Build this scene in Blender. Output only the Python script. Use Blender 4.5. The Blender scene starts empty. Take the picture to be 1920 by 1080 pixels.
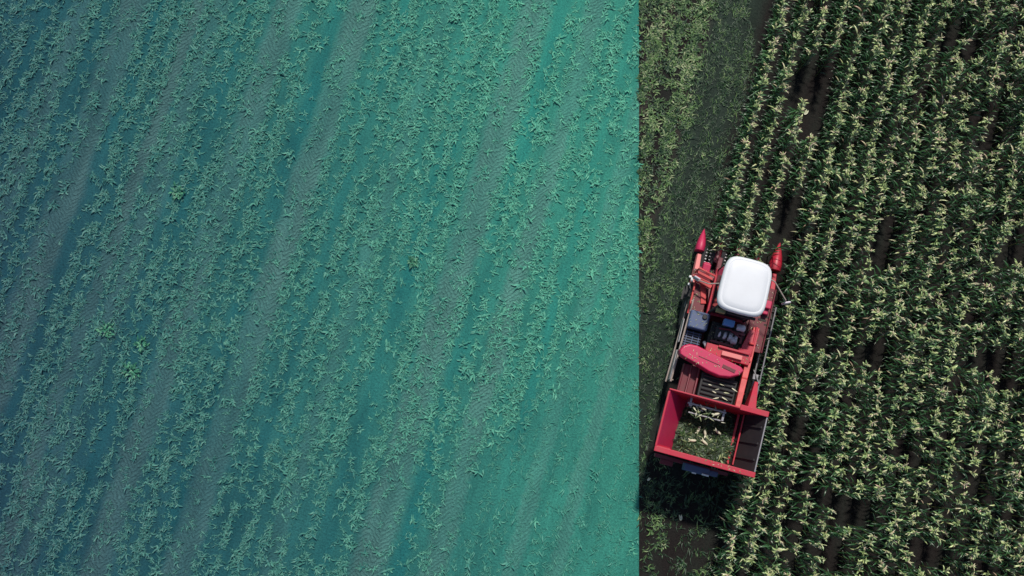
import bpy, bmesh, math, random
import numpy as np
from mathutils import Vector, Matrix

random.seed(7)
rng = np.random.default_rng(11)
R = math.radians
SC = bpy.context.scene
COL = SC.collection

# ------------------------------------------------------------------ camera, world, sun, exposure
CAM_H, CAM_TILT, FPX = 24.0, R(8.8), 1900.0
cam_d = bpy.data.cameras.new('camera')
cam_d.sensor_width = 36.0
cam_d.lens = 36.0 * FPX / 1920.0
cam_d.clip_end = 3000.0
cam = bpy.data.objects.new('camera', cam_d)
COL.objects.link(cam)
cam.location = (0, 0, CAM_H)
cam.rotation_euler = (CAM_TILT, 0, 0)
SC.camera = cam

SUN_EL, SUN_AZ = R(58), R(8)          # azimuth clockwise from +Y (up in the photo)
world = bpy.data.worlds.new('World')
SC.world = world
world.use_nodes = True
wn = world.node_tree
bg = wn.nodes['Background']
sky = wn.nodes.new('ShaderNodeTexSky')
sky.sky_type = 'NISHITA'
sky.sun_disc = False
sky.sun_elevation = SUN_EL
sky.sun_rotation = SUN_AZ
wn.links.new(sky.outputs[0], bg.inputs[0])
bg.inputs[1].default_value = 0.11
sun_d = bpy.data.lights.new('sun', 'SUN')
sun_d.energy = 4.1
sun_d.angle = R(3.0)
sun_d.color = (1.0, 0.95, 0.86)
sun = bpy.data.objects.new('sun', sun_d)
COL.objects.link(sun)
sd = Vector((math.sin(SUN_AZ) * math.cos(SUN_EL), math.cos(SUN_AZ) * math.cos(SUN_EL), math.sin(SUN_EL)))
sun.location = sd * 50
sun.rotation_euler = sd.to_track_quat('Z', 'Y').to_euler()

SC.view_settings.view_transform = 'Standard'
SC.view_settings.look = 'None'
SC.view_settings.exposure = 0.0
SC.view_settings.gamma = 1.0

# ------------------------------------------------------------------ the row frame: u runs along the rows, v across them
ROW = R(16.1)
SN, CS = math.sin(ROW), math.cos(ROW)
def uv2w(u, v):
    return (u * SN + v * CS, u * CS - v * SN)
def px2w(px, py, z=0.0):               # a place measured in the photo -> its place on the land
    x = (px - 960) / FPX; y = (540 - py) / FPX
    d = (x, y * math.cos(CAM_TILT) + math.sin(CAM_TILT), y * math.sin(CAM_TILT) - math.cos(CAM_TILT))
    t = (z - CAM_H) / d[2]
    return d[0] * t, d[1] * t
def w2px(x, y, z):
    dy, dz = y, z - CAM_H
    up = dy * math.cos(CAM_TILT) + dz * math.sin(CAM_TILT)
    fw = dy * math.sin(CAM_TILT) - dz * math.cos(CAM_TILT)
    return 960 + FPX * x / fw, 540 - FPX * up / fw
def tint_edge_x(y):                    # straight edge where the added teal tint stops, beside the cut strip
    return 2.971 + 0.01916 * y

# ------------------------------------------------------------------ materials
def new_mat(name):
    m = bpy.data.materials.new(name); m.use_nodes = True
    nt = m.node_tree
    return m, nt, nt.nodes['Principled BSDF']
def N(nt, typ, **kw):
    n = nt.nodes.new(typ)
    for k, v in kw.items(): setattr(n, k, v)
    return n
def ramp(nt, stops, src=None, interp='LINEAR'):
    r = nt.nodes.new('ShaderNodeValToRGB')
    e = r.color_ramp.elements
    while len(e) > 1: e.remove(e[-1])
    r.color_ramp.interpolation = interp
    for i, (p, c) in enumerate(stops):
        if i == 0: el = e[0]; el.position = p
        else: el = e.new(p)
        el.color = (*c, 1) if len(c) == 3 else c
    if src is not None: nt.links.new(src, r.inputs[0])
    return r
def mix(nt, fac, a, b, blend='MIX'):
    m = nt.nodes.new('ShaderNodeMix'); m.data_type = 'RGBA'; m.blend_type = blend
    for s, v in ((0, fac), (6, a), (7, b)):
        if hasattr(v, 'is_linked') or isinstance(v, bpy.types.NodeSocket): nt.links.new(v, m.inputs[s])
        elif s == 0: m.inputs[0].default_value = v
        else: m.inputs[s].default_value = (*v, 1) if len(v) == 3 else v
    return m.outputs[2]
def mth(nt, op, a, b=0.0, c=0.0):
    m = nt.nodes.new('ShaderNodeMath'); m.operation = op
    for i, v in enumerate((a, b, c)):
        if isinstance(v, bpy.types.NodeSocket): nt.links.new(v, m.inputs[i])
        else: m.inputs[i].default_value = v
    return m.outputs[0]
def noise(nt, vec, scale, detail=3, rough=0.5):
    n = nt.nodes.new('ShaderNodeTexNoise')
    n.inputs['Scale'].default_value = scale; n.inputs['Detail'].default_value = detail
    n.inputs['Roughness'].default_value = rough
    if vec is not None: nt.links.new(vec, n.inputs['Vector'])
    return n.outputs[0]

def paint(name, col, rough=0.35, metal=0.0, dirt=0.35, dirtcol=(0.11, 0.09, 0.07), coat=0.0, scale=6.0):
    m, nt, p = new_mat(name)
    tc = N(nt, 'ShaderNodeTexCoord')
    n1 = noise(nt, tc.outputs['Object'], scale, 6, 0.65)
    r = ramp(nt, [(0.45, (0, 0, 0)), (0.75, (1, 1, 1))], n1)
    f = mth(nt, 'MULTIPLY', r.outputs[0], dirt)
    c = mix(nt, f, col, dirtcol)
    n2 = noise(nt, tc.outputs['Object'], scale * 7, 5, 0.7)          # specks and scuffs
    c = mix(nt, mth(nt, 'MULTIPLY', ramp(nt, [(0.56, (0, 0, 0)), (0.68, (1, 1, 1))], n2).outputs[0], min(.75, dirt * 1.5)), c, dirtcol)
    nt.links.new(c, p.inputs['Base Color'])
    rr = mth(nt, 'MULTIPLY_ADD', n1, 0.35, rough - 0.12)
    nt.links.new(rr, p.inputs['Roughness'])
    p.inputs['Metallic'].default_value = metal
    p.inputs['Coat Weight'].default_value = coat
    return m
M = {}
M['red'] = paint('red_paint', (0.42, 0.012, 0.034), 0.42, dirt=0.40, dirtcol=(0.12, 0.055, 0.045), coat=0.1)
M['red_worn'] = paint('worn_red_paint', (0.50, 0.028, 0.030), 0.45, dirt=0.5, dirtcol=(0.14, 0.05, 0.04))
M['maroon'] = paint('maroon_paint', (0.13, 0.008, 0.018), 0.45, dirt=0.4, dirtcol=(0.06, 0.05, 0.045))
M['crimson'] = paint('crimson_sheet', (0.46, 0.016, 0.075), 0.42, dirt=0.2, dirtcol=(.25, .05, .07))
M['pink'] = paint('sunlit_red_paint', (0.62, 0.17, 0.16), 0.5, dirt=0.25, dirtcol=(0.4, 0.3, 0.25))  # paler red with the sunlit look put into the colour
M['white'] = paint('white_roof_plastic', (0.61, 0.62, 0.64), 0.5, dirt=0.10, dirtcol=(0.5, 0.48, 0.45), scale=3.0)
M['black'] = paint('black_steel', (0.010, 0.010, 0.012), 0.55, dirt=0.2, dirtcol=(0.05, 0.045, 0.04))
M['dark'] = paint('shaded_bin_wall', (0.014, 0.011, 0.013), 0.7, dirt=0.3, dirtcol=(0.035, 0.022, 0.025))  # near black: shade of the right bin wall put into the colour
M['steel'] = paint('grey_steel', (0.32, 0.31, 0.32), 0.35, metal=0.6, dirt=0.35)
M['tube'] = paint('brown_tube', (0.30, 0.24, 0.21), 0.4, dirt=0.3)
M['rubber'] = paint('tyre_rubber', (0.022, 0.021, 0.02), 0.8, dirt=0.6, dirtcol=(0.09, 0.075, 0.06))
M['navy'] = paint('navy_tank', (0.055, 0.085, 0.17), 0.4, dirt=0.25, dirtcol=(0.13, 0.1, 0.13))
M['blue'] = paint('pale_blue_casing', (0.14, 0.30, 0.60), 0.4, dirt=0.2)
M['pale'] = paint('pale_alloy', (0.55, 0.50, 0.54), 0.4, metal=0.2, dirt=0.3)
M['yellow'] = paint('dull_yellow_part', (0.22, 0.19, 0.08), 0.5, dirt=0.4)
M['lamp'] = paint('lamp_lens', (0.7, 0.7, 0.68), 0.15, dirt=0.1)
def glass(name):
    m, nt, p = new_mat(name)
    p.inputs['Base Color'].default_value = (0.015, 0.022, 0.03, 1)
    p.inputs['Roughness'].default_value = 0.08
    p.inputs['Specular IOR Level'].default_value = 0.6
    return m
M['glass'] = glass('tinted_cab_glass')

def leaf_mat(name, stops, rough=0.42, spec=0.5, transl=0.0):
    m, nt, p = new_mat(name)
    a = N(nt, 'ShaderNodeAttribute', attribute_name='tone')
    g = N(nt, 'ShaderNodeNewGeometry')
    n1 = noise(nt, g.outputs['Position'], 9.0, 3)
    f = mth(nt, 'ADD', a.outputs['Fac'], mth(nt, 'MULTIPLY_ADD', n1, 0.3, -0.15))
    r = ramp(nt, stops, f)
    nt.links.new(r.outputs[0], p.inputs['Base Color'])
    p.inputs['Roughness'].default_value = rough
    p.inputs['Specular IOR Level'].default_value = spec
    return m
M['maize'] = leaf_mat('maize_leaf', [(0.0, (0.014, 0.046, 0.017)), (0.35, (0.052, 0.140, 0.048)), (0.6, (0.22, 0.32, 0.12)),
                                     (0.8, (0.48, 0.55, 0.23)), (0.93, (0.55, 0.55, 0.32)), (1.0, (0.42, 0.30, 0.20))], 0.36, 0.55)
M['stalk'] = leaf_mat('maize_stalk', [(0.0, (0.06, 0.09, 0.03)), (1.0, (0.2, 0.2, 0.08))], 0.5)
M['tassel'] = leaf_mat('maize_tassel', [(0.0, (0.32, 0.40, 0.15)), (0.6, (0.52, 0.53, 0.29)), (1.0, (0.60, 0.46, 0.35))], 0.6, 0.3)
M['weed'] = leaf_mat('strip_weed_leaf', [(0.0, (0.012, 0.035, 0.016)), (0.4, (0.055, 0.11, 0.038)), (0.7, (0.11, 0.20, 0.058)),
                                         (1.0, (0.28, 0.31, 0.17))], 0.5, 0.4)
M['bright_weed'] = leaf_mat('bright_weed_leaf', [(0.0, (0.015, 0.10, 0.07)), (0.6, (0.035, 0.17, 0.095)), (1.0, (0.07, 0.25, 0.14))], 0.5, 0.4)
M['husk'] = leaf_mat('husk_leaf', [(0.0, (0.012, 0.024, 0.010)), (0.45, (0.040, 0.085, 0.026)), (0.8, (0.32, 0.36, 0.17)), (1.0, (0.62, 0.60, 0.45))], 0.5, 0.4)
M['cob'] = leaf_mat('maize_cob', [(0.0, (0.55, 0.52, 0.38)), (1.0, (0.7, 0.66, 0.5))], 0.5, 0.3)

# added teal tint in the left plot's plant and soil colours: bluer in the west, greener towards the east edge
def plot_pos(nt):
    g = N(nt, 'ShaderNodeNewGeometry')
    s = N(nt, 'ShaderNodeSeparateXYZ'); nt.links.new(g.outputs['Position'], s.inputs[0])
    w = noise(nt, g.outputs['Position'], 0.22, 2)
    t = mth(nt, 'MULTIPLY_ADD', s.outputs[1], 0.27, s.outputs[0])
    t = mth(nt, 'MULTIPLY_ADD', w, 2.4, t)
    t = mth(nt, 'MULTIPLY_ADD', t, 1 / 17.0, 12.6 / 17.0)
    return g, mth(nt, 'MINIMUM', mth(nt, 'MAXIMUM', t, 0.0), 1.0)
def cover_leaf():
    m, nt, p = new_mat('teal_tint_leaf')
    g, t = plot_pos(nt)
    a = N(nt, 'ShaderNodeAttribute', attribute_name='tone')
    lo = ramp(nt, [(0.0, (0.016, 0.070, 0.086)), (0.5, (0.024, 0.130, 0.118)), (1.0, (0.040, 0.220, 0.162))], t)
    hi = ramp(nt, [(0.0, (0.044, 0.120, 0.122)), (0.5, (0.066, 0.225, 0.170)), (1.0, (0.095, 0.370, 0.240))], t)
    c = mix(nt, a.outputs['Fac'], lo.outputs[0], hi.outputs[0])
    nt.links.new(c, p.inputs['Base Color'])
    p.inputs['Roughness'].default_value = 0.55
    p.inputs['Specular IOR Level'].default_value = 0.3
    return m
M['cover'] = cover_leaf()

V0, V1 = -16.0, 4.0
TRACKS = [(-13.4, 0.55, 0.6), (-12.1, 0.80, 1.0), (-10.58, 0.40, 1.0), (-10.0, 0.55, 0.55), (-8.4, 0.72, 0.85), (-6.6, 0.72, 1.0),
          (-4.6, 0.4, 0.4), (-2.4, 0.80, 1.0), (-0.96, 0.56, 0.95), (0.75, 0.4, 0.5), (1.75, .35, .5)]
FURROWS = [(-14.2, 0.3), (-12.75, 0.25), (-11.62, 0.36), (-9.25, 0.3), (-7.15, 0.34), (-5.6, 0.26), (-3.5, 0.42), (-1.75, 0.40), (0.1, 0.28)]
def bands(nt, v, lst):
    acc = None
    for it in lst:
        c, w = it[0], it[1]; k = it[2] if len(it) > 2 else 1.0
        d = mth(nt, 'ABSOLUTE', mth(nt, 'SUBTRACT', v, c))
        mr = N(nt, 'ShaderNodeMapRange', interpolation_type='SMOOTHSTEP')
        nt.links.new(d, mr.inputs[0])
        mr.inputs[1].default_value = w * 0.28; mr.inputs[2].default_value = w * 0.62
        mr.inputs[3].default_value = k; mr.inputs[4].default_value = 0.0
        acc = mr.outputs[0] if acc is None else mth(nt, 'MAXIMUM', acc, mr.outputs[0])
    return acc
def soil(name, plot):
    m, nt, p = new_mat(name)
    tc = N(nt, 'ShaderNodeTexCoord')
    s = N(nt, 'ShaderNodeSeparateXYZ'); nt.links.new(tc.outputs['Object'], s.inputs[0])
    mp = N(nt, 'ShaderNodeMapping'); nt.links.new(tc.outputs['Object'], mp.inputs[0]); mp.inputs['Scale'].default_value = (1.0, 0.22, 1.0)
    streak = noise(nt, mp.outputs[0], 2.2, 4, 0.6)
    wob = noise(nt, tc.outputs['Object'], 0.9, 2)
    fine = noise(nt, tc.outputs['Object'], 22.0, 6, 0.7)
    clod = noise(nt, tc.outputs['Object'], 60.0, 4, 0.6)
    v = mth(nt, 'ADD', s.outputs[0], mth(nt, 'ADD', mth(nt, 'MULTIPLY_ADD', wob, 0.30, -0.15), mth(nt, 'MULTIPLY_ADD', noise(nt, tc.outputs['Object'], 6.0, 4, .7), 0.26, -0.13)))
    u = s.outputs[1]
    tr = bands(nt, v, TRACKS)
    patch = noise(nt, mp.outputs[0], 0.8, 3)
    tr = mth(nt, 'MULTIPLY', tr, ramp(nt, [(0.30, (0.25, 0.25, 0.25)), (0.55, (1, 1, 1))], patch).outputs[0])
    fu = mth(nt, 'MULTIPLY', bands(nt, v, FURROWS), ramp(nt, [(0.35, (1, 1, 1)), (0.62, (.1, .1, .1))], patch).outputs[0])
    # tyre lugs: angled bars along each wheel track
    pp = mth(nt, 'PINGPONG', mth(nt, 'ADD', v, 20.03), 0.30)
    ph = mth(nt, 'MULTIPLY_ADD', pp, 60.0, mth(nt, 'MULTIPLY', u, 2 * math.pi / 0.125))
    lug = mth(nt, 'MULTIPLY_ADD', mth(nt, 'SINE', mth(nt, 'ADD', ph, mth(nt, 'MULTIPLY', fine, 4.0))), 0.5, 0.5)
    lug = mth(nt, 'MULTIPLY', lug, tr)
    if plot:
        g, t = plot_pos(nt)
        base = ramp(nt, [(0.0, (0.012, 0.042, 0.070)), (0.35, (0.016, 0.082, 0.094)), (0.68, (0.026, 0.148, 0.128)), (1.0, (0.036, 0.215, 0.160))], t).outputs[0]
        trk = ramp(nt, [(0.0, (0.040, 0.085, 0.105)), (0.4, (0.058, 0.136, 0.136)), (1.0, (0.084, 0.245, 0.196))], t).outputs[0]
        dk = ramp(nt, [(0.0, (0.008, 0.045, 0.068)), (0.5, (0.012, 0.095, 0.105)), (1.0, (0.022, 0.205, 0.165))], t).outputs[0]
        c = mix(nt, fu, base, dk)
        c = mix(nt, tr, c, trk)
        var = ramp(nt, [(0.25, (0.62, 0.66, 0.70)), (0.75, (1.25, 1.2, 1.18))], streak).outputs[0]
    else:
        c = mix(nt, ramp(nt, [(0.4, (0, 0, 0)), (0.65, (1, 1, 1))], streak).outputs[0], (0.017, 0.0135, 0.013), (0.014, 0.016, 0.0135))
        c = mix(nt, mth(nt, 'MULTIPLY', tr, 0.8), c, (0.075, 0.060, 0.050))
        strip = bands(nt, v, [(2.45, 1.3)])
        c = mix(nt, mth(nt, 'MULTIPLY', strip, 0.85), c, (0.024, 0.038, 0.029))  # dark green lane soil, shade of the maize edge put into its colour
        var = ramp(nt, [(0.25, (0.6, 0.6, 0.6)), (0.75, (1.3, 1.3, 1.3))], streak).outputs[0]
    c = mix(nt, 1.0, c, var, 'MULTIPLY')
    c = mix(nt, 1.0, c, ramp(nt, [(0.3, (0.52, 0.57, 0.60)), (0.7, (1.40, 1.36, 1.33))], fine).outputs[0], 'MULTIPLY')
    c = mix(nt, mth(nt, 'MULTIPLY', lug, 0.30), c, mix(nt, 1.0, c, (0.5, 0.55, 0.58), 'MULTIPLY'))
    nt.links.new(c, p.inputs['Base Color'])
    p.inputs['Roughness'].default_value = 0.95
    p.inputs['Specular IOR Level'].default_value = 0.15
    h = mth(nt, 'ADD', mth(nt, 'MULTIPLY', fine, 0.030), mth(nt, 'MULTIPLY', clod, 0.012))
    h = mth(nt, 'ADD', h, mth(nt, 'MULTIPLY', lug, -0.022))
    b = N(nt, 'ShaderNodeBump'); b.inputs['Strength'].default_value = 0.8; b.inputs['Distance'].default_value = 1.0
    nt.links.new(h, b.inputs['Height']); nt.links.new(b.outputs[0], p.inputs['Normal'])
    return m
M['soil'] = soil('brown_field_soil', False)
M['plot_soil'] = soil('teal_tint_soil', True)

# ------------------------------------------------------------------ mesh helpers
def np_mesh(name, V, F, mats, tone=None, smooth=False, midx=None):
    me = bpy.data.meshes.new(name)
    V = np.asarray(V, dtype=np.float32); F = np.asarray(F, dtype=np.int32)
    me.vertices.add(len(V)); me.vertices.foreach_set('co', V.ravel())
    n = F.shape[1]
    me.loops.add(F.size); me.loops.foreach_set('vertex_index', F.ravel())
    me.polygons.add(len(F)); me.polygons.foreach_set('loop_start', np.arange(len(F), dtype=np.int32) * n)
    if midx is not None: me.polygons.foreach_set('material_index', np.asarray(midx, dtype=np.int32))
    if smooth: me.polygons.foreach_set('use_smooth', np.ones(len(F), dtype=bool))
    if tone is not None:
        a = me.attributes.new('tone', 'FLOAT', 'POINT'); a.data.foreach_set('value', np.asarray(tone, dtype=np.float32))
    for m in (mats if isinstance(mats, (list, tuple)) else [mats]): me.materials.append(m)
    me.update(calc_edges=True); me.validate()
    return me
def link(name, me, parent=None):
    o = bpy.data.objects.new(name, me); COL.objects.link(o)
    if parent: o.parent = parent
    return o
def empty(name, loc=(0, 0, 0), rz=0.0):
    o = bpy.data.objects.new(name, None); o.empty_display_size = 0.1; COL.objects.link(o)
    o.location = loc; o.rotation_euler = (0, 0, rz)
    return o
def tag(o, label=None, cat=None, group=None, kind=None):
    for k, v in (('label', label), ('category', cat), ('group', group), ('kind', kind)):
        if v: o[k] = v
    return o

class LB:                                # collects leaf blades and thin rods for plants
    def __init__(s): s.V = []; s.F = []; s.T = []; s.n = 0
    def add(s, V, F, T):
        s.V.append(V); s.F.append(np.asarray(F, dtype=np.int32) + s.n); s.T.append(T); s.n += len(V)
    def leaf(s, base, az, L, W, el0, droop, tone, seg=6, fold=0.25, twist=0.0, side=0.0):
        p = np.array(base, float); d = L / seg
        V = []; el = el0; a = az
        for i in range(seg + 1):
            t = i / seg
            w = W * 0.5 * (min(1.0, 0.45 + 2.2 * t) * (1 - t ** 2.2) + 0.02)
            dr = np.array([math.cos(a) * math.cos(el), math.sin(a) * math.cos(el), math.sin(el)])
            sd_ = np.array([-math.sin(a), math.cos(a), 0.0])
            nm = np.cross(dr, sd_)
            tw = twist * t
            sv = sd_ * math.cos(tw) + nm * math.sin(tw)
            up = np.cross(dr, sv) * -1
            V += [p - sv * w - up * (-fold * w), p.copy(), p + sv * w - up * (-fold * w)]
            p = p + dr * d
            el -= droop / seg * (0.5 + t); a += side / seg
        F = []
        for i in range(seg):
            b = i * 3
            F += [(b, b + 1, b + 4, b + 3), (b + 1, b + 2, b + 5, b + 4)]
        s.add(np.array(V), F, np.full(len(V), tone))
    def rod(s, pts, r0, r1, tone, k=5):
        V = []; n = len(pts)
        for i, p in enumerate(pts):
            r = r0 + (r1 - r0) * i / (n - 1)
            q = Vector(pts[min(i + 1, n - 1)]) - Vector(pts[max(i - 1, 0)])
            q.normalize(); x = q.orthogonal().normalized(); y = q.cross(x)
            for j in range(k):
                a = 2 * math.pi * j / k
                V.append(Vector(p) + x * (r * math.cos(a)) + y * (r * math.sin(a)))
        F = [(i * k + j, i * k + (j + 1) % k, (i + 1) * k + (j + 1) % k, (i + 1) * k + j) for i in range(n - 1) for j in range(k)]
        s.add(np.array([list(v) for v in V]), F, np.full(len(V), tone))
    def get(s): return np.concatenate(s.V), np.concatenate(s.F), np.concatenate(s.T)

def merge(variants, idx, X, Y, Z, rz, sc, tone_add):
    """one big mesh from many transformed copies of small ones"""
    Vs, Fs, Ts = [], [], []; off = 0
    for k, (V, F, T) in enumerate(variants):
        sel = np.where(idx == k)[0]
        if not len(sel): continue
        c, s_ = np.cos(rz[sel])[:, None], np.sin(rz[sel])[:, None]
        S = sc[sel][:, None]
        x = (V[None, :, 0] * c - V[None, :, 1] * s_) * S + X[sel][:, None]
        y = (V[None, :, 0] * s_ + V[None, :, 1] * c) * S + Y[sel][:, None]
        z = V[None, :, 2] * S + Z[sel][:, None]
        Vs.append(np.stack([x, y, z], -1).reshape(-1, 3))
        Ts.append((T[None, :] + tone_add[sel][:, None]).ravel())
        Fs.append((F[None] + (np.arange(len(sel)) * len(V))[:, None, None] + off).reshape(-1, F.shape[1]))
        off += len(sel) * len(V)
    return np.concatenate(Vs), np.concatenate(Fs), np.concatenate(Ts)

class MB:                                # collects solid pieces of one part
    def __init__(s): s.bm = bmesh.new()
    def box(s, c, d, rot=(0, 0, 0), taper=None):
        mt = Matrix.Translation(c) @ Matrix.Rotation(rot[2], 4, 'Z') @ Matrix.Rotation(rot[1], 4, 'Y') @ Matrix.Rotation(rot[0], 4, 'X')
        g = bmesh.ops.create_cube(s.bm, size=1.0)['verts']
        for v in g:
            k = taper if (taper and v.co.z > 0) else 1.0
            v.co = mt @ Vector((v.co.x * d[0] * k, v.co.y * d[1] * k, v.co.z * d[2]))
        return s
    def loft(s, rings, cap=True, close=True):
        L = [[s.bm.verts.new(p) for p in r] for r in rings]
        n = len(L[0])
        for a, b in zip(L[:-1], L[1:]):
            for j in range(n if close else n - 1):
                s.bm.faces.new((a[j], a[(j + 1) % n], b[(j + 1) % n], b[j]))
        if cap:
            s.bm.faces.new(list(reversed(L[0]))); s.bm.faces.new(L[-1])
        return s
    def tube(s, pts, r, k=10, r1=None):
        pts = [Vector(p) for p in pts]; rings = []; n = len(pts); x = None
        for i, p in enumerate(pts):
            q = (pts[min(i + 1, n - 1)] - pts[max(i - 1, 0)]).normalized()
            x = q.orthogonal().normalized() if x is None else (x - q * x.dot(q)).normalized()
            y = q.cross(x); rr = r if r1 is None else r + (r1 - r) * i / (n - 1)
            rings.append([p + x * (rr * math.cos(2 * math.pi * j / k)) + y * (rr * math.sin(2 * math.pi * j / k)) for j in range(k)])
        return s.loft(rings)
    def prism(s, pts, z0, z1):
        return s.loft([[(x, y, z0) for x, y in pts], [(x, y, z1) for x, y in pts]])
    def wedge(s, a, b):                  # loft between two 4-corner sections
        return s.loft([a, b])
    def lathe(s, prof, axis='X', c=(0, 0, 0), k=28):
        rings = []
        for a_, r_ in prof:
            ring = []
            for j in range(k):
                t = 2 * math.pi * j / k
                p = (a_, r_ * math.cos(t), r_ * math.sin(t)) if axis == 'X' else (r_ * math.cos(t), r_ * math.sin(t), a_)
                ring.append((p[0] + c[0], p[1] + c[1], p[2] + c[2]))
            rings.append(ring)
        return s.loft(rings)
    def build(s, name, mat, parent=None, bevel=0.0, smooth=False, solid=0.0):
        bmesh.ops.recalc_face_normals(s.bm, faces=s.bm.faces)
        if smooth:
            for f in s.bm.faces: f.smooth = True
        me = bpy.data.meshes.new(name); s.bm.to_mesh(me); s.bm.free()
        me.materials.append(mat)
        o = link(name, me, parent)
        if solid:
            md = o.modifiers.new('thickness', 'SOLIDIFY'); md.thickness = solid; md.offset = 0
        if bevel:
            md = o.modifiers.new('edge', 'BEVEL'); md.width = bevel; md.segments = 2; md.limit_method = 'ANGLE'; md.angle_limit = R(40)
        return o

# ------------------------------------------------------------------ ground sheets (local x = across the rows, local y = along them)
def sheet(name, mat, corners, z, label):
    b = MB()
    inv = [(x * CS - y * SN, x * SN + y * CS) for x, y in corners]
    b.bm.faces.new([b.bm.verts.new((vx, uy, 0)) for vx, uy in inv])
    o = b.build(name, mat)
    if o.data.polygons[0].normal.z < 0: o.data.flip_normals()
    o.location.z = z; o.rotation_euler.z = -ROW
    return tag(o, label, None, None, 'structure')
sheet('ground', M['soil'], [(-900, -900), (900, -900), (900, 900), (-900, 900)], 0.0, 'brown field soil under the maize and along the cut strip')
sheet('teal_tint_ground', M['plot_soil'], [(-70, -70), (tint_edge_x(-70), -70), (tint_edge_x(70), 70), (-70, 70)], 0.004,
      'field soil with an added teal tint and wheel tracks left of the cut strip')

# ------------------------------------------------------------------ maize
ROW_V0, ROW_D = 3.31, 0.46
HARV_U, HARV_V = 3.30, 3.97              # harvester's centre on the land
HEAD_U = 5.55
def hi0(t): return t > .66
def maize_variant(seed, drooped=False):
    r = random.Random(seed)
    st, fo, ta = LB(), LB(), LB()
    H = r.uniform(1.45, 1.68)
    lx, ly = r.uniform(-.025, .025), r.uniform(-.07, .07)
    if seed % 5 == 0: lx, ly = r.uniform(-.03, .03), r.uniform(-.30, .30)      # a leaning plant
    def at(z): t = z / H; return (lx * t * t, ly * t * t, z)
    st.rod([at(0), at(H * .35), at(H * .7), at(H)], 0.014, 0.006, 0.4, 5)
    n = r.randint(12, 15); az = r.uniform(-.6, .6)
    for i in range(n):
        t = i / (n - 1)
        z = 0.25 + (H - 0.28) * t ** 0.8 if not hi0(t) else H - .15 + .14 * (t - .62) / .38
        a = az + (math.pi if i % 2 else 0) + r.gauss(0, .38)
        hi_ = t > .66
        L = (r.uniform(.10, .18) if hi_ else r.uniform(.19, .34))
        W = r.uniform(.034, .052) if hi_ else r.uniform(.024, .042)
        tone = (.60 + .20 * (t - .6) + r.gauss(0, .11)) if hi_ else -.06 + .36 * t + r.gauss(0, .08)  # lower leaves toned dark, shade of the row gaps put into the colour
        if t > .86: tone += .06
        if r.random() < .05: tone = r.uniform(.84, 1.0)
        a += (r.uniform(-1.1, 1.1) if hi_ else 0)
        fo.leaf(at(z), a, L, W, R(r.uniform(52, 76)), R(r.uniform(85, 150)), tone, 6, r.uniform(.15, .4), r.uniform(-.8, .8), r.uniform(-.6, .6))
    top = at(H)
    tn = r.random()
    for j in range(r.randint(6, 10)):
        a = r.uniform(0, 2 * math.pi); sp = r.uniform(.02, .075) if j else .01; h = r.uniform(.05, .14)
        b = (top[0], top[1], top[2] - .02 + j * .008)
        ta.rod([b, (b[0] + sp * .55 * math.cos(a), b[1] + sp * .55 * math.sin(a), b[2] + h * .7),
                (b[0] + sp * 1.25 * math.cos(a), b[1] + sp * 1.25 * math.sin(a), b[2] + h * .85)], 0.012, 0.006, tn * .9 + r.gauss(0, .15), 4)
    return st.get(), fo.get(), ta.get()
NV = 20
MZ = [maize_variant(100 + i) for i in range(NV)]

GAPS = [(1525, 150, 22, 34), (1518, 200, 24, 42), (1474, 415, 28, 46), (1650, 450, 20, 48), (1852, 245, 24, 34), (1872, 690, 32, 36), (1551, 642, 18, 26), (1640, 668, 34, 24),
        (1526, 921, 14, 26), (1594, 962, 24, 26), (1492, 800, 24, 20), (1822, 884, 16, 40), (1800, 78, 18, 40), (1740, 1040, 40, 22),
        (1650, 470, 18, 36), (1900, 470, 26, 30), (1560, 1040, 20, 20), (1700, 850, 16, 20)]
P = []
k = 0
while True:
    v = ROW_V0 + k * ROW_D
    if v > 19: break
    u = -9.0 + random.random() * .2
    while u < 21:
        u += random.uniform(.07, .145)
        if k < 4 and u < HEAD_U + (.05 if k == 0 else .45 if k == 3 else -.15): continue
        vv = v + random.gauss(0, .016) + .025 * math.sin(u * .55 + k * .8)
        x, y = uv2w(u, vv)
        if not (-9 < y < 16.5 and x < 17.5): continue
        px, py = w2px(x, y, 0.9)
        if any(((px - a) / (b_ + 6)) ** 2 + ((py - c) / (d_ + 6)) ** 2 < 1 for a, c, b_, d_ in GAPS): continue
        if random.random() < (.07 if px < 1700 else .13): continue
        nz = math.sin(u * 1.1 + k * 2.1) * math.sin(u * .47 - k * 1.3)
        s = 1.0 + .09 * nz + random.gauss(0, .065)
        if random.random() < (.04 if px < 1680 else .15): s *= random.uniform(.6, .85)
        if k < 4: s *= .97
        flip = math.pi if random.random() < .5 else 0
        P.append((x, y, random.randrange(NV), -ROW + flip + random.gauss(0, .30), s, random.gauss(0, .07), px, py, k, u))
    k += 1
inframe = [i for i, p in enumerate(P) if -10 < p[6] < 1925 and -10 < p[7] < 1090]
inframe.sort(key=lambda i: P[i][0] ** 2 + P[i][1] ** 2)
near = set(inframe[:300])
ME = [(np_mesh('maize_stalk', *MZ[i][0][:2], M['stalk'], MZ[i][0][2]), np_mesh('maize_foliage', *MZ[i][1][:2], M['maize'], MZ[i][1][2], True),
       np_mesh('maize_tassel', *MZ[i][2][:2], M['tassel'], MZ[i][2][2])) for i in range(NV)]
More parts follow.
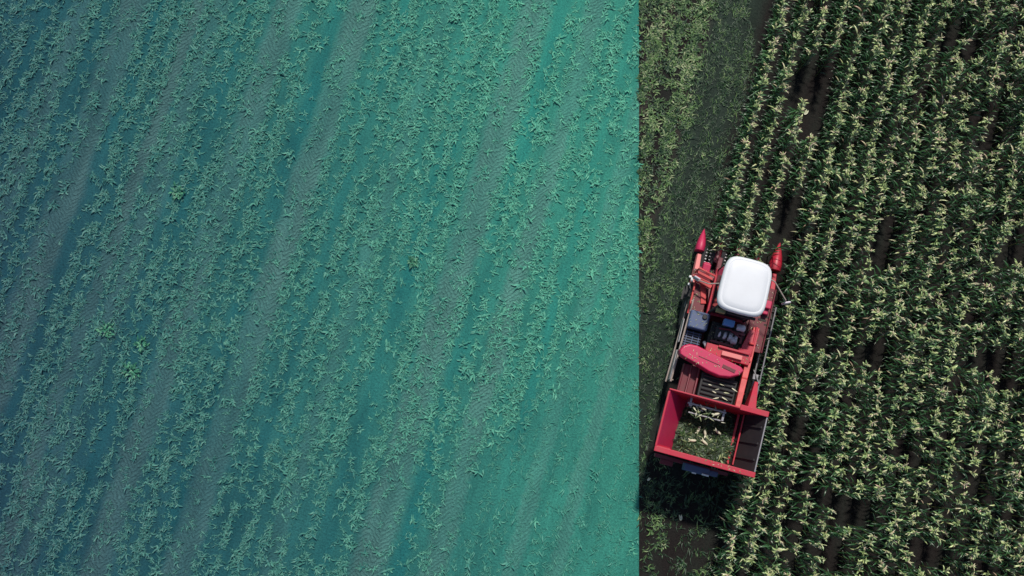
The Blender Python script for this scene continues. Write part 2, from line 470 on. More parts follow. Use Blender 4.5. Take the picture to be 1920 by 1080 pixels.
for i in sorted(near):
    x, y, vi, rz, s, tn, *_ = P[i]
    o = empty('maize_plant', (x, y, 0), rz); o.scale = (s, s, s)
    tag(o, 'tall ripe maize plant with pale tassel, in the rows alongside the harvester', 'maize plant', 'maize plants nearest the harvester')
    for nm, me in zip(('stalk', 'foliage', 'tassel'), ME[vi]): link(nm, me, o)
rest = [p for i, p in enumerate(P) if i not in near]
A = np.array([[p[0], p[1], p[3], p[4], p[5]] for p in rest]); idx = np.array([p[2] for p in rest])
Vs, Fs, Ts, Mi = [], [], [], []; off = 0
for part in range(3):
    V, F, T = merge([m[part] for m in MZ], idx, A[:, 0], A[:, 1], A[:, 0] * 0, A[:, 2], A[:, 3], A[:, 4])
    Vs.append(V); Fs.append(F + off); Ts.append(T); Mi.append(np.full(len(F), part)); off += len(V)
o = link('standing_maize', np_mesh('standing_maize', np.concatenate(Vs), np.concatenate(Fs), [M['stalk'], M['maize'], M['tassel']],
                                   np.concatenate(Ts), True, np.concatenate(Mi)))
tag(o, 'mass of standing maize rows stretching away from the harvester', 'maize crop', None, 'stuff')

# ------------------------------------------------------------------ low plants of the teal-tinted plot and the cut strip
def sprig_variant(seed, kind):
    r = random.Random(seed); b = LB()
    n = r.randint(5, 9) if kind == 'sprig' else r.randint(3, 5)
    a0 = r.uniform(0, 6.28)
    for i in range(n):
        a = a0 + i * 2.4 + r.gauss(0, .4) if kind == 'sprig' else math.pi * (i % 2) + r.gauss(0, .5)
        if kind == 'sprig':
            L, W, e, d = r.uniform(.05, .16), r.uniform(.020, .038), r.uniform(8, 50), r.uniform(30, 120)
        else:
            L, W, e, d = r.uniform(.06, .16), r.uniform(.010, .020), r.uniform(5, 30), r.uniform(10, 50)
        tone = min(1, max(0, r.uniform(.15, .95) if r.random() < .75 else r.uniform(.7, 1)))
        b.leaf((r.uniform(-.05, .05), r.uniform(-.05, .05), .01), a, L, W, R(e), R(d), tone, 4, .25, r.uniform(-.9, .9), r.uniform(-1.7, 1.7))
    return b.get()
SP = [sprig_variant(300 + i, 'sprig') for i in range(26)]
FL = [sprig_variant(400 + i, 'flat') for i in range(14)]
VARS = SP + FL
def vnoise(x, y, s, seed):               # cheap smooth value noise
    x = np.asarray(x) * s; y = np.asarray(y) * s
    xi = np.floor(x).astype(np.int64); yi = np.floor(y).astype(np.int64); fx = x - xi; fy = y - yi
    fx = fx * fx * (3 - 2 * fx); fy = fy * fy * (3 - 2 * fy)
    def h(i, j):
        n = (i * 374761393 + j * 668265263 + seed * 362437) & 0xFFFFFFFF
        n = ((n ^ (n >> 13)) * 1274126177) & 0xFFFFFFFF
        return ((n ^ (n >> 16)) & 0xFFFF) / 65535.0
    return (h(xi, yi) * (1 - fx) + h(xi + 1, yi) * fx) * (1 - fy) + (h(xi, yi + 1) * (1 - fx) + h(xi + 1, yi + 1) * fx) * fy
n = 165000
u = rng.uniform(-14, 20, n); v = rng.uniform(-20, 3.35, n)
u = np.concatenate([u, rng.uniform(-8, 17, 15000)]); v = np.concatenate([v, rng.uniform(-1.2, 3.35, 15000)])
u = np.concatenate([u, rng.uniform(-8, 1.2, 5000)]); v = np.concatenate([v, rng.uniform(3.3, 5.1, 5000)])
x = u * SN + v * CS; y = u * CS - v * SN
keep = ((np.arange(len(u)) < n) | (x > tint_edge_x(y))) & (x > -16.5) & (x < 6) & (y > -7.5) & (y < 15)
u, v, x, y = u[keep], v[keep], x[keep], y[keep]
vw = v + (vnoise(u, v, .9, 5) - .5) * .14
dens = 0.60 + 0.75 * (vnoise(u * .45, v, 1.6, 1) - .42) + 0.55 * (vnoise(u, v, 3.2, 2) - .5)
rowish = 0.5 + 0.5 * np.cos(2 * np.pi * (vw - 0.23) / 0.46)
dens *= 0.16 + 1.30 * rowish ** 1.6 * (.6 + .8 * vnoise(u * .3, v, 1.2, 77))
brt = np.clip((vnoise(u * .4, v, 1.0, 31) - .15) / .3, 0, 1)
for c, w, kk in TRACKS: dens *= 1 - 0.80 * brt * kk * np.clip((w * .62 - np.abs(vw - c)) / (w * .25), 0, 1)
brk = np.clip((vnoise(u * .35, v, 1.1, 21) - .25) / .3, 0, 1)
for c, w in FURROWS: dens *= 1 - 0.85 * brk * np.clip((w * .62 - np.abs(vw - c)) / (w * .25), 0, 1)
east = x > tint_edge_x(y)
lane = np.clip((v - 1.75 + .25 * (vnoise(u, v, .8, 9) - .5)) / .35, 0, 1)      # flattened lane against the maize, plants toned darker for its shade
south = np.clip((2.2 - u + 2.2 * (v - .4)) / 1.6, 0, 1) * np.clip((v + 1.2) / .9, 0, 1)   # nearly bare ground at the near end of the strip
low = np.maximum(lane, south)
en = vnoise(u * .6, v, 1.8, 51) * .6 + vnoise(u, v, 4.5, 52) * .4
dens = np.where(east, np.clip(dens * .9 + 1.9 * (en - .40) * (.35 + rowish), .25, .95) * (1 - .1 * low), dens * (1 - .45 * low))
# none under the harvester's wheels and body
ux, vx = u - HARV_U, v - HARV_V
dens[(np.abs(vx) < .95) & (ux > -2.7) & (ux < 2.4)] = 0
dens[np.abs(x - tint_edge_x(y)) < .04] = 0
low = np.where(v > 3.3, .8, low); dens = np.where(v > 3.3, np.clip(1.9 * (en - .42), .12, .9), dens)
ok = rng.random(len(u)) < dens
u, v, x, y, east, low = u[ok], v[ok], x[ok], y[ok], east[ok], low[ok]
flat = rng.random(len(u)) < (.15 + .78 * low)
idx = np.where(flat, 26 + rng.integers(0, 14, len(u)), rng.integers(0, 26, len(u)))
rz = np.where(flat & (rng.random(len(u)) < .8), math.pi / 2 - ROW + rng.normal(0, .35, len(u)), rng.uniform(0, 6.28, len(u))); sc = np.clip(rng.normal(.88, .24, len(u)), .35, 1.5)
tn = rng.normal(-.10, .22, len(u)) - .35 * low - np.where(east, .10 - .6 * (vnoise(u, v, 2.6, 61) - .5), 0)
for nm, sel, mt, lb, ct in (('teal_tint_plants', ~east, M['cover'], 'short leafy plants with an added teal tint covering the wide left plot', 'ground cover'),
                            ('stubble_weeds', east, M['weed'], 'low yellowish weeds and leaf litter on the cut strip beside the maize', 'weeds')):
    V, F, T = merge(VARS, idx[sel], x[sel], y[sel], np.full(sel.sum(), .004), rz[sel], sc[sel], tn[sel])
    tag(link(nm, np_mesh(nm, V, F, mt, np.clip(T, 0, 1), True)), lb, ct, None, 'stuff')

# brighter leafy weeds that stand out in the left plot
def weed_clump(px, py, size, seed, label):
    r = random.Random(seed); b = LB()
    for i in range(46):
        a = r.uniform(0, 6.28); d = r.uniform(0, size * .5)
        b.leaf((d * math.cos(a), d * math.sin(a), r.uniform(.02, .1)), a + r.gauss(0, .6), r.uniform(.07, .14), r.uniform(.03, .055), R(r.uniform(0, 55)), R(r.uniform(20, 80)), r.uniform(.1, 1), 4, .2)
    x, y = px2w(px, py)
    V, F, T = b.get()
    o = link('weed_clump', np_mesh('weed_clump', V, F, M['bright_weed'], T, True)); o.location = (x, y, .004)
    tag(o, label, 'weed', 'bright weeds in the blue green plot')
weed_clump(200, 620, .36, 1, 'bright green weed clump beside the left wheel track, leftmost of the bright weeds')
weed_clump(266, 646, .26, 2, 'small yellowish green weed clump just right of the leftmost bright weed')
weed_clump(250, 694, .42, 3, 'largest bright green weed clump, lowest of the bright weeds')
weed_clump(333, 362, .36, 4, 'bright green weed clump farthest up the plot, above the other weeds')
weed_clump(773, 493, .20, 5, 'smallest round green weed alone near the middle of the plot')

def husk_scrap(px, py, L, rz, label):
    b = LB()
    b.leaf((-L / 2, 0, .015), 0, L, L * .5, R(14), R(30), .96, 5, -.3, .3, .5)
    b.leaf((-L / 3, .01, .02), .5, L * .8, L * .35, R(20), R(50), .9, 5, -.3, -.4, .3)
    V, F, T = b.get(); x, y = px2w(px, py)
    o = link('husk_scrap', np_mesh('husk_scrap', V, F, M['husk'], T, True)); o.location = (x, y, .01); o.rotation_euler.z = rz
    tag(o, label, 'husk', 'pale husks dropped behind the harvester')
husk_scrap(1217, 899, .10, .3, 'pale husk scrap on bare soil behind the left corner of the bin')
husk_scrap(1277, 970, .14, 1.2, 'larger white husk scrap lying among tufts behind the harvester')
husk_scrap(1512, 212, .15, .5, 'pale husk scrap lying in the bare gap between the maize rows')

# ------------------------------------------------------------------ the corn harvester (local x = right, y = forward)
hx, hy = uv2w(HARV_U, HARV_V)
HRZ = -ROW + R(1.0)
H = empty('corn_harvester', (hx, hy, 0), HRZ)
tag(H, 'red corn harvester with white cab roof and open grain bin cutting the maize edge', 'harvester')

# chassis
b = MB()
for s in (-1, 1): b.box((s * .45, -.1, .72), (.10, 4.6, .16))
for yy in (-2.2, -1.3, -.2, .8, 1.6): b.box((0, yy, .72), (.8, .09, .12))
b.box((0, .9, .55), (1.5, .16, .16)); b.box((0, -1.75, .42), (1.4, .12, .12))
b.build('chassis', M['maroon'], H, .008)
# wheels
def wheel(x, y, r, w):
    b = MB(); b.lathe([(-w / 2, r * .55), (-w / 2, r * .86), (-w * .36, r * .95), (w * .36, r * .95), (w / 2, r * .86), (w / 2, r * .55)], 'X', (0, 0, 0), 32)
    nl = 20
    for i in range(nl):
        for s in (-1, 1):
            t = 2 * math.pi * (i + (.5 if s > 0 else 0)) / nl
            b.box((s * w * .22, math.cos(t) * r * .965, math.sin(t) * r * .965), (w * .52, .045, .07), (t - math.pi / 2, 0, s * .0))
    o = b.build('wheel', M['rubber'], H, 0)
    o.location = (x, y, r)
    c = MB(); c.lathe([(-w * .42, r * .2), (-w * .42, r * .53), (-w * .3, r * .56), (w * .3, r * .56), (w * .42, r * .53), (w * .42, r * .2)], 'X', (0, 0, 0), 24)
    c.lathe([(-w * .5, .09), (w * .5, .09)], 'X', (0, 0, 0), 12)
    c.build('rim', M['pale'], o, .005)
for s in (-1, 1):
    wheel(s * .80, .95, .58, .36)
    wheel(s * .72, -1.75, .42, .26)

# corn header: back beam, side sheets, snouts and the row units between them
b = MB()
b.box((-.03, 1.72, .66), (1.9, .14, .30)); b.box((-.03, 1.86, .42), (1.86, .16, .14))
b.box((-.03, 1.60, .98), (1.7, .07, .10))
b.build('header_frame', M['maroon'], H, .01)
def snout(x, y0, y1, w, h, mat):
    b = MB(); rings = []
    for t, k, zz in ((0, 1, 0), (.25, .98, .0), (.5, .80, -.06), (.75, .50, -.14), (.93, .22, -.22), (1.0, .06, -.26)):
        yy = y0 + (y1 - y0) * t; hw = w * .5 * k; top = h + zz; bot = max(.06, h - .34 * k + zz * .7)
        rings.append([(x - hw, yy, bot), (x - hw, yy, top - hw * .7), (x - hw * .55, yy, top - hw * .12), (x, yy, top), (x + hw * .55, yy, top - hw * .12), (x + hw, yy, top - hw * .7), (x + hw, yy, bot)])
    b.loft(rings)
    o = b.build('snout', mat, H, .006, True)
    return o
SX = [-.93, -.48, -.02, .44, .88]
for i, sx in enumerate(SX):
    out = i in (0, 4)
    o = snout(sx, 2.12 if not out else 2.30, 2.86 if not out else (2.86 if i == 0 else 3.0), .20 if not out else (.20 if i == 0 else .27), .50 if not out else .62, M['red'] if i == 4 else M['crimson'] if i == 0 else M['maroon'])
    if out:
        tag(o, 'large red outer snout')
# outer side sheets of the header (raised guards)
for s, mt in ((-1, M['pink']), (1, M['red'])):
    b = MB(); x0 = -.93 if s < 0 else .88
    b.wedge([(x0 - .07, 1.45, .62), (x0 + .09, 1.45, .62), (x0 + .075, 1.45, .86), (x0 - .055, 1.45, .86)],
            [(x0 - .05, 2.2, .44), (x0 + .06, 2.2, .44), (x0 + .05, 2.2, .60), (x0 - .04, 2.2, .60)])
    b.build('side_guard', mt, H, .012)
for i in range(4):
    xm = (SX[i] + SX[i + 1]) / 2
    b = MB()
    b.box((xm - .11, 2.05, .40), (.09, .75, .10), (R(10), 0, 0)); b.box((xm + .11, 2.05, .40), (.09, .75, .10), (R(10), 0, 0))
    b.box((xm, 1.78, .52), (.32, .22, .18))
    o = b.build('row_unit', M['black'], H, .006)
    c = MB()
    for s in (-1, 1):
        for j in range(9): c.box((xm + s * .045, 1.75 + j * .08, .53 - j * .014), (.035, .03, .035))
    c.build('gathering_chain', M['steel'], o)
    c = MB(); c.box((xm, 1.88, .66), (.20, .26, .10), (R(8), 0, 0), .85); c.box((xm, 1.98, .62), (.14, .12, .12), (R(8), 0, 0))
    c.build('gearbox_cover', M['crimson'], o, .012)
# feeder from header up under the cab
b = MB()
b.wedge([(-.62, 1.72, .45), (.58, 1.72, .45), (.58, 1.72, .82), (-.62, 1.72, .82)], [(-.48, .55, .85), (.46, .55, .85), (.46, .55, 1.15), (-.48, .55, 1.15)])
b.build('feeder_housing', M['maroon'], H, .01)

# decks beside the cab
b = MB(); b.box((-.95, 1.08, 1.22), (.04, .86, .07)); b.box((-.72, 1.20, 1.20), (.12, .5, .04), (0, 0, .25))
b.build('deck_rail', M['red_worn'], H, .008)
b = MB(); b.box((-.79, 1.08, 1.16), (.34, .86, .05))
b.wedge([(-.96, 1.5, 1.14), (-.62, 1.5, 1.14), (-.62, 1.5, 1.19), (-.96, 1.5, 1.19)], [(-.90, 1.72, .95), (-.66, 1.72, .95), (-.66, 1.72, .99), (-.90, 1.72, .99)])
b.build('left_deck', M['maroon'], H, .008)
b = MB(); b.box((.66, .95, 1.14), (.42, 1.5, .05)); b.box((.86, .95, 1.21), (.03, 1.5, .09))
b.box((.62, 1.62, 1.15), (.16, .2, .2))
b.build('right_deck', M['maroon'], H, .012)
b = MB(); b.box((.72, 1.28, 1.30), (.16, .18, .28)); b.box((.72, 1.13, 1.25), (.12, .13, .18)); b.build('tool_box', M['crimson'], H, .02)
# ladder on the left
b = MB()
for zz, xx in ((.45, -1.04), (.70, -1.01), (.95, -.98)): b.box((xx, 1.22, zz), (.10, .30, .025))
for yy in (1.06, 1.38): b.tube([(-1.06, yy, .36), (-.98, yy, 1.15)], .014)
b.build('ladder', M['black'], H, 0)
# cab
CX, CY, CW, CL = -.11, 1.28, .93, 1.12
b = MB(); b.box((CX, CY, 1.24), (CW - .04, CL - .04, .14)); b.box((CX, CY - .03, 1.45), (CW - .10, .9, .30))
cab = b.build('cab', M['red'], H, .015)
def post(x, y): 
    c = MB(); c.tube([(CX + x, CY + y, 1.3), (CX + x * .97, CY + y * .97, 2.66)], .028, 8); c.build('post', M['black'], cab)
for sx in (-1, 1):
    for sy in (-1, 1): post(sx * (CW / 2 - .06), sy * (CL / 2 - .06))
for nm, c_, d_ in (('window', (CX, CY + CL / 2 - .055, 1.98), (CW - .18, .012, 1.28)), ('window', (CX, CY - CL / 2 + .055, 2.05), (CW - .18, .012, 1.12)),
                   ('window', (CX - CW / 2 + .055, CY, 2.0), (.012, CL - .18, 1.24)), ('window', (CX + CW / 2 - .055, CY, 2.0), (.012, CL - .18, 1.24))):
    c = MB(); c.box(c_, d_); c.build(nm, M['glass'], cab)
c = MB(); c.box((CX, CY - .05, 1.72), (.46, .44, .12)); c.box((CX, CY - .27, 2.0), (.44, .1, .55)); c.build('seat', M['black'], cab, .03)
c = MB(); c.tube([(CX, CY + .38, 1.6), (CX, CY + .26, 1.95)], .025); c.lathe([(1.94, .16), (1.965, .18), (1.98, .16)], 'Z', (CX, CY + .26, 0), 20); c.build('steering_wheel', M['black'], cab)
c = MB()
rings = []
def sup(w, l, z, n_=5.2, k=64, bul=.05):
    out = []
    for j in range(k):
        t = 2 * math.pi * j / k; ct, st_ = math.cos(t), math.sin(t)
        xx = math.copysign(abs(ct) ** (2 / n_), ct); yy = math.copysign(abs(st_) ** (2 / n_), st_)
        fx = 1 - bul * .9 * (1 + yy) * .5 if True else 1     # a little narrower at the front
        out.append((CX + xx * w * .5 * fx * (1 - bul * .4 * yy * yy), CY + yy * l * .5 * (1 - bul * xx * xx), z))
    return out
RW, RL = 1.07, 1.22
for w_, l_, z_ in ((RW - .10, RL - .10, 2.60), (RW - .02, RL - .02, 2.615), (RW, RL, 2.65), (RW, RL, 2.69), (RW - .03, RL - .03, 2.735), (RW - .08, RL - .08, 2.757), (RW - .14, RL - .14, 2.768),
                   (RW - .15, RL - .15, 2.765), (RW - .17, RL - .17, 2.766), (RW - .19, RL - .19, 2.775), (RW - .40, RL - .40, 2.790), (RW - .70, RL - .70, 2.797), (RW - .95, RL - 1.1, 2.80)):
    rings.append(sup(w_, l_, z_))
c.loft(rings); c.build('roof', M['white'], cab, 0, True)
c = MB(); c.box((CX - .33, CY - .60, 2.42), (.20, .09, .13)); c.build('work_lamp', M['yellow'], cab, .015)
c = MB(); c.box((CX + .10, CY - .60, 2.50), (.62, .06, .05)); c.build('rear_bracket', M['black'], cab, .008)

# mirrors
def mirror(pts, face, rz):
    b = MB(); b.tube(pts, .015, 8); o = b.build('mirror_arm', M['tube'], H)
    c = MB(); c.box(face, (.17, .045, .24), (0, 0, rz), .92); c.build('mirror', M['pale'], o, .02)
mirror([(.28, 1.66, 2.50), (.52, 1.58, 2.52), (.86, 1.28, 2.40), (.90, 1.27, 2.25)], (.93, 1.26, 2.2), .4)
mirror([(-.60, 1.26, 2.42), (-.82, 1.20, 2.36), (-1.02, 1.26, 2.15)], (-1.05, 1.31, 2.05), -.3)
b = MB(); b.tube([(.29, 1.05, 2.35), (.44, .95, 2.3), (.48, .92, 2.1)], .012, 8); b.tube([(.66, .3, 1.16), (.66, .3, 1.6)], .015, 8); b.build('aerial_bracket', M['tube'], H)
# handrails and grab bars at the left door
b = MB()
b.tube([(-1.00, 1.62, 1.18), (-1.00, 1.62, 1.75), (-.62, 1.52, 1.78)], .022, 8)
b.tube([(-1.06, 1.45, 1.18), (-1.06, 1.45, 1.66), (-.62, 1.34, 1.70)], .018, 8)
b.box((-.82, 1.56, 1.42), (.40, .05, .05), (0, 0, -.22)); b.box((-.80, 1.40, 1.36), (.42, .10, .06), (0, 0, -.22))
b.build('grab_rails', M['red_worn'], H)
b = MB(); b.tube([(-1.03, 1.40, 1.2), (-1.08, 1.40, 1.5), (-1.08, 1.34, 1.56)], .03, 8); b.box((-1.10, 1.47, 1.30), (.06, .05, .07)); b.box((-1.09, 1.30, 1.28), (.05, .05, .06)); b.build('side_lamp', M['lamp'], H, .01)
# long side rails
b = MB(); b.tube([(-.90, 1.0, 1.25), (-.93, .3, 1.28), (-.97, -.95, 1.30)], .022, 8); b.tube([(-.97, .9, .95), (-1.03, -.95, .95)], .018, 8)
for yy in (.95, .3, -.4, -.9): b.tube([(-.93, yy, .75), (-.93, yy, 1.27)], .016, 6)
b.build('handrail', M['tube'], H)
b = MB(); b.tube([(.95, 1.3, 1.25), (.96, .2, 1.25), (.97, -.85, 1.25)], .018, 8); b.tube([(.88, 1.0, .9), (.9, -.8, .9)], .02, 8)
for yy in (1.2, .4, -.3, -.8): b.tube([(.93, yy, .75), (.95, yy, 1.25)], .014, 6)
b.build('handrail', M['steel'], H)
b = MB(); b.box((-.985, .25, 1.0), (.03, .55, .30)); b.box((-.975, -.55, .95), (.03, .7, .42)); b.build('side_panel', M['steel'], H, .01)

# fuel tank, battery crate
b = MB(); b.box((-.70, .52, 1.28), (.44, .40, .42)); tank = b.build('fuel_tank', M['navy'], H, .03)
c = MB(); c.lathe([(1.49, .055), (1.53, .055), (1.535, .045)], 'Z', (-.60, .62, 0), 16); c.build('filler_cap', M['black'], tank, .004)
b = MB(); b.box((-.72, .08, 1.05), (.40, .42, .30)); cr = b.build('radiator_box', M['black'], H, .01)
c = MB()
for i in range(7): c.box((-.72, -.09 + i * .057, 1.215), (.38, .014, .03))
for i in range(3): c.box((-.86 + i * .14, .08, 1.22), (.014, .40, .03))
c.build('radiator_grille', M['navy'], cr)
# engine behind the cab
b = MB(); b.box((0, .30, 1.15), (.80, .62, .46)); b.box((-.05, .36, 1.45), (.5, .32, .18)); eng = b.build('engine', M['black'], H, .02)
c = MB()
for i, rr in enumerate((.035, .05, .065, .05)): c.tube([(-.22 + i * .12, .20, 1.42), (-.20 + i * .12, .30, 1.56 + .02 * i), (-.18 + i * .12, .42, 1.50)], rr * .75, 10)
c.lathe([(-.02, .055), (0, .085), (.10, .085), (.12, .055)], 'X', (.08, .26, 1.56), 20)
c.build('manifold', M['pale'], eng, 0, True)
c = MB(); c.box((-.08, .60, 1.66), (.24, .15, .16)); c.build('air_intake', M['blue'], eng, .02)
c = MB(); c.lathe([(-.02, .06), (0, .075), (.15, .075), (.17, .05)], 'X', (.13, .56, 1.68), 20); c.build('air_filter', M['pale'], eng, 0, True)
c = MB(); c.tube([(-.44, .10, 1.25), (-.46, .06, 1.48), (-.42, -.02, 1.56), (-.28, -.06, 1.58)], .04, 10); c.build('exhaust_pipe', M['pale'], eng, 0, True)
c = MB(); c.box((.20, .45, 1.52), (.30, .05, .06)); c.box((.30, .40, 1.45), (.05, .3, .06)); c.box((-.1, .14, 1.50), (.5, .05, .05)); c.tube([(-.3, .45, 1.5), (.0, .47, 1.62), (.25, .36, 1.58)], .018, 8); c.build('hoses', M['maroon'], eng)
# red hood plates round the engine
b = MB(); b.wedge([(.30, .02, 1.50), (.62, -.02, 1.50), (.62, -.02, 1.56), (.30, .02, 1.56)], [(.44, .62, 1.44), (.66, .62, 1.44), (.66, .62, 1.50), (.44, .62, 1.50)])
b.box((.46, .12, 1.58), (.26, .22, .06)); b.box((.58, .2, 1.2), (.05, 1.0, .7))
b.build('engine_hood', M['red'], H, .012)
b = MB(); b.box((.05, -.08, 1.62), (1.0, .26, .20)); b.box((.15, .03, 1.76), (.7, .05, .06)); b.box((.40, .07, 1.70), (.3, .1, .05))
cov = b.build('rear_hood', M['red'], H, .012)
c = MB(); c.box((.13, -.10, 1.775), (.46, .10, .06)); c.build('step_plate', M['pink'], cov, .012)
# side beam from the engine back to the bin
b = MB(); b.wedge([(.52, .70, 1.30), (.66, .70, 1.30), (.66, .70, 1.44), (.52, .70, 1.44)], [(.44, -1.18, 1.72), (.56, -1.18, 1.72), (.56, -1.18, 1.84), (.44, -1.18, 1.84)])
for yy in (.3, -.1, -.5, -.85): b.box((.53, yy, 1.60 - yy * .13), (.12, .04, .08))
b.build('side_beam', M['red_worn'], H, .008)
# lens-shaped elevator hood lying across the machine
pts = []
prof = [(-1.02, -.30), (-.97, -.18), (-.85, -.11), (-.68, -.10), (-.40, -.16), (.0, -.24), (.36, -.31), (.44, -.38), (.36, -.50), (.18, -.60), (-.05, -.64), (-.30, -.60), (-.60, -.50), (-.90, -.42), (-1.0, -.38)]
b = MB(); b.loft([[(x_, y_, 1.62) for x_, y_ in prof], [(x_, y_, 1.90) for x_, y_ in prof], [(x_ * .97 - .01, -.36 + (y_ + .36) * .90, 1.945) for x_, y_ in prof]])
hood = b.build('elevator_hood', M['crimson'], H, .015)
c = MB(); c.box((.10, -.42, 1.952), (.30, .07, .02), (0, 0, -.18)); c.box((-.35, -.36, 1.952), (.5, .012, .012), (0, 0, -.16)); c.build('cover_slot', M['maroon'], hood)
# elevator and husking box between hood and bin
b = MB(); b.box((.02, -.90, 1.42), (.80, .60, .40)); hk = b.build('husking_box', M['black'], H, .012)
c = MB()
for i in range(6): c.tube([(-.34, -1.14 + i * .095, 1.645), (.38, -1.14 + i * .095, 1.645)], .032, 10)
c.build('husking_rollers', M['black'], hk)
b = MB(); b.box((-.60, -.85, 1.30), (.36, .70, .30)); b.tube([(-.44, -.5, 1.5), (-.46, -1.18, 1.6)], .03, 8); b.tube([(-.62, -.5, 1.5), (-.64, -1.18, 1.6)], .025, 8); b.tube([(-.78, -.5, 1.45), (-.8, -1.18, 1.5)], .025, 8)
b.build('conveyor_frame', M['maroon'], H, .008)
b = MB(); b.wedge([(.66, -1.22, 1.55), (.86, -1.22, 1.55), (.86, -1.22, 2.05), (.66, -1.22, 2.05)], [(.78, -.50, 1.55), (.86, -.50, 1.55), (.86, -.50, 1.62), (.78, -.50, 1.62)])
b.build('bin_bracket', M['red'], H, .01)
b = MB(); b.box((.86, -.35, 1.15), (.12, .12, .14)); b.tube([(.8, -.2, 1.15), (.9, -.42, 1.3), (.95, -.5, 1.3)], .02, 8); b.build('valve_block', M['steel'], H, .01)

# grain bin, open and flared
T_, Fl = 2.20, 1.12
top = [(-1.06, -1.21), (1.07, -1.21), (1.07, -2.47), (-1.06, -2.47)]
bot = [(-.50, -1.26), (.62, -1.26), (.62, -2.41), (-.50, -2.41)]
def wall(name, i, j, mat, th=.03):
    b = MB(); b.bm.faces.new([b.bm.verts.new(p) for p in ((*top[i], T_), (*top[j], T_), (*bot[j], Fl), (*bot[i], Fl))])
    return b.build(name, mat, gb, 0, False, th)
b = MB(); b.bm.faces.new([b.bm.verts.new((x_, y_, Fl)) for x_, y_ in bot]); gb = b.build('grain_bin', M['dark'], H, 0, False, .03)
wall('front_wall', 0, 1, M['red']); wall('right_wall', 1, 2, M['dark']); wall('rear_wall', 2, 3, M['red']); wall('left_wall', 3, 0, M['crimson'])
c = MB()
c.box((0.005, -1.205, 2.215), (2.17, .035, .05)); c.box((.005, -2.505, 2.205), (2.19, .115, .06)); c.box((-1.075, -1.85, 2.215), (.04, 1.20, .05))
c.box((-.90, -2.44, 2.14), (.3, .05, .12), (.3, 0, 0)); c.box((.78, -1.19, 2.24), (.62, .12, .05))
c.build('bin_rim', M['red'], gb, .010)
c = MB(); c.box((1.075, -1.84, 2.215), (.028, 1.20, .04)); c.build('right_edge', M['steel'], gb, .006)
c = MB()
for t in (.22, .5, .78):
    yy = top[0][1] + (top[3][1] - top[0][1]) * t
    c.wedge([(1.03, yy - .02, T_ - .02), (1.03, yy + .02, T_ - .02), (1.00, yy + .02, T_ - .02), (1.00, yy - .02, T_ - .02)], [(.63, yy - .02, Fl + .06), (.63, yy + .02, Fl + .06), (.60, yy + .02, Fl + .06), (.60, yy - .02, Fl + .06)])
c.build('wall_rib', M['dark'], gb)
c = MB(); c.box((.655, -1.83, 1.36), (.05, 1.12, .05)); c.box((.735, -1.83, 1.54), (.03, 1.12, .04)); c.build('wall_rail', M['red'], gb, .006)
c = MB(); c.box((-.15, -1.36, 1.86), (.86, .04, .05)); c.box((-.52, -1.33, 1.70), (.05, .18, .36)); c.box((-.15, -1.55, 1.80), (.72, .03, .04)); c.box((.24, -1.42, 1.82), (.05, .26, .05))
c.build('discharge_frame', M['steel'], gb, .006)
# back end: engine-blue box, lamps and step
b = MB(); b.box((.02, -2.69, 1.30), (.55, .16, .34)); b.box((.40, -2.68, 1.2), (.24, .12, .24)); rb = b.build('rear_box', M['navy'], H, .02)
c = MB(); c.box((.22, -2.76, 1.48), (.16, .04, .06)); c.build('rear_lamp', M['lamp'], rb, .01)
c = MB(); c.box((-.02, -2.78, 1.42), (.10, .03, .08)); c.build('rear_lamp', M['lamp'], rb, .01)
b = MB(); b.box((0, -2.60, .70), (1.7, .08, .14)); b.box((-.55, -2.70, .72), (.3, .12, .05)); b.build('rear_bumper', M['maroon'], H, .01)

# what the bin carries: a mound of husks and leaves, and a few pale cobs on it
b = LB(); rr = random.Random(5)
gx, gy = np.meshgrid(np.linspace(-.60, .72, 30), np.linspace(-2.42, -1.26, 30))
def pile_z(x_, y_): return 1.20 + .24 * max(0, min(1, (-1.45 - y_) / .8)) + .07 * math.sin(x_ * 6 + 1) * math.cos(y_ * 5) - .10 * abs(x_ - .05) ** 1.5
gz = np.vectorize(pile_z)(gx, gy) + np.random.default_rng(3).normal(0, .012, gx.shape)
V = np.stack([gx, gy, gz], -1).reshape(-1, 3)
F = [(i * 30 + j, i * 30 + j + 1, (i + 1) * 30 + j + 1, (i + 1) * 30 + j) for i in range(29) for j in range(29)]
b.add(V, F, np.full(len(V), .1))
for _ in range(1300):
    x_, y_ = rr.uniform(-.52, .66), rr.uniform(-2.38, -1.28)
    b.leaf((x_, y_, pile_z(x_, y_) + .015), rr.uniform(0, 6.28), rr.uniform(.05, .22), rr.uniform(.012, .042), R(rr.uniform(-5, 50)), R(rr.uniform(20, 90)), min(1, max(0, rr.gauss(.20, .22))), 3, .2, rr.uniform(-.8, .8))
V, F, T = b.get()
o = link('husk_heap', np_mesh('husk_heap', V, F, M['husk'], T, True)); o.location = (hx, hy, 0); o.rotation_euler.z = HRZ
tag(o, 'heap of green husks and leaf scraps lying in the open bin', 'husks', None, 'stuff')
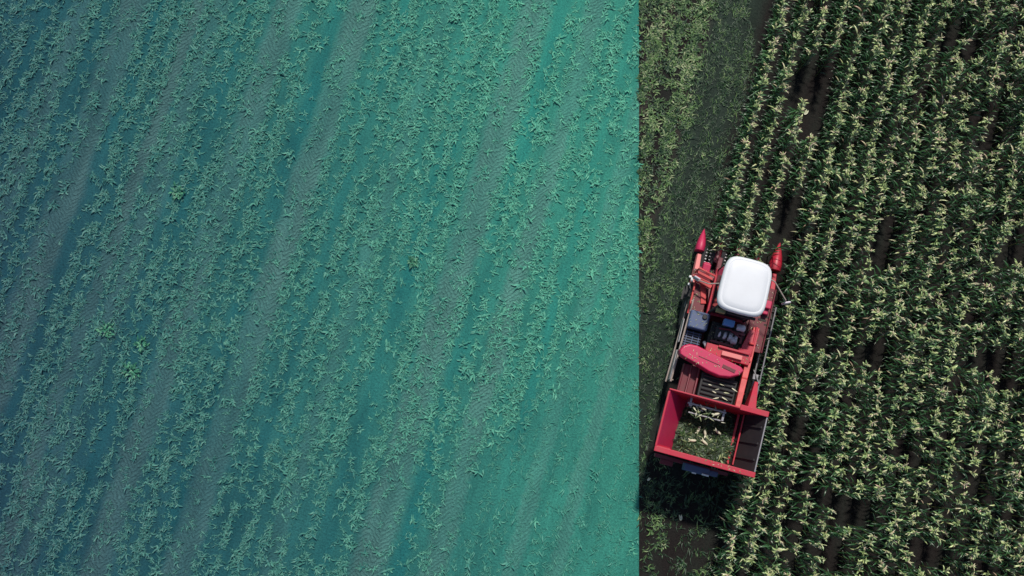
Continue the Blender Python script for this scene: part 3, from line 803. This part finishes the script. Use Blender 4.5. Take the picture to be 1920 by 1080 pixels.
def cob(x_, y_, z_, rz, tilt, label, L=.15):
    b = MB()
    b.lathe([(-L / 2, .008), (-L * .44, .022), (-L * .2, .030), (L * .2, .027), (L * .42, .017), (L / 2, .004)], 'X', (0, 0, 0), 12)
    me_o = b.build('maize_cob', M['cob'], None, 0, True)
    me_o.location = (hx + x_ * math.cos(HRZ) - y_ * math.sin(HRZ), hy + x_ * math.sin(HRZ) + y_ * math.cos(HRZ), z_)
    me_o.rotation_euler = (0, tilt, rz + HRZ)
    l = LB(); l.leaf((-L * .4, .0, .02), 2.6, .08, .035, R(20), R(60), .95, 4, .3); l.leaf((-L * .4, .0, .01), 3.6, .07, .03, R(10), R(60), .85, 4, .3)
    V, F, T = l.get(); link('husk', np_mesh('husk', V, F, M['husk'], T, True), me_o)
    tag(me_o, label, 'maize cob', 'pale cobs lying on the husk heap')
cob(-.13, -1.83, 1.39, 1.3, .1, 'pale cob standing out near the middle of the heap, leftmost of the middle pair')
cob(.02, -1.86, 1.40, 1.9, -.1, 'pale cob lying slantwise just right of the leftmost middle cob')
cob(.30, -1.78, 1.40, -.4, .1, 'pale cob on the heap beside the dark right wall of the bin')
cob(-.20, -2.10, 1.47, .2, 0, 'pale cob lying level on the sunlit green part of the heap, left one')
cob(.06, -2.08, 1.47, -.5, 0, 'pale cob tilted on the sunlit green part of the heap, right one')
cob(-.22, -1.40, 1.92, -.3, 0, 'pale cob caught on the frame at the front of the bin, left end', .13)
cob(.08, -1.44, 1.92, .5, 0, 'pale cob caught on the frame at the front of the bin, right end', .13)
# leaves and husks hanging on the discharge frame and the husking rollers
l = LB()
for _ in range(44): l.leaf((rr.uniform(-.5, .26), rr.uniform(-1.62, -1.30), rr.uniform(1.82, 1.90)), rr.uniform(0, 6.28), rr.uniform(.08, .17), rr.uniform(.014, .03), R(rr.uniform(-10, 30)), R(rr.uniform(20, 70)), rr.uniform(.3, 1), 3, .2)
for _ in range(8): l.leaf((rr.uniform(-.25, .35), rr.uniform(-1.12, -.68), 1.69), rr.uniform(-.5, .5) + (0 if rr.random() < .5 else math.pi), rr.uniform(.08, .16), rr.uniform(.015, .03), R(rr.uniform(0, 15)), R(30), rr.uniform(.85, 1), 3, .2)
V, F, T = l.get()
o = link('loose_husks', np_mesh('loose_husks', V, F, M['husk'], T, True)); o.location = (hx, hy, 0); o.rotation_euler.z = HRZ
tag(o, 'loose pale husk strips caught on the rollers and the front frame of the bin', 'husks', None, 'stuff')

# chaff that has settled on the flat tops of the machine
l = LB()
for x0, x1, y0, y1, z_, n_ in ((-.95, .38, -.48, -.2, 1.95, 40), (-.94, -.64, .7, 1.5, 1.19, 40), (.48, .84, .25, 1.65, 1.17, 60), (-.9, -.5, .34, .7, 1.495, 22), (-.40, .5, -.2, .0, 1.725, 26),
                               (-.1, 1.0, -2.54, -2.47, 2.24, 16), (-1.0, .9, 1.66, 1.78, .815, 60), (-.4, .4, .05, .6, 1.40, 50)):
    for _ in range(n_):
        l.leaf((rr.uniform(x0, x1), rr.uniform(y0, y1), z_ + .003), rr.uniform(0, 6.28), rr.uniform(.02, .07), rr.uniform(.006, .016), R(rr.uniform(0, 12)), R(20), rr.uniform(.55, .95), 3, .1)
V, F, T = l.get()
o = link('chaff', np_mesh('chaff', V, F, M['husk'], T, True)); o.location = (hx, hy, 0); o.rotation_euler.z = HRZ
tag(o, 'bits of pale chaff settled on the decks and hoods of the red harvester', 'chaff', None, 'stuff')
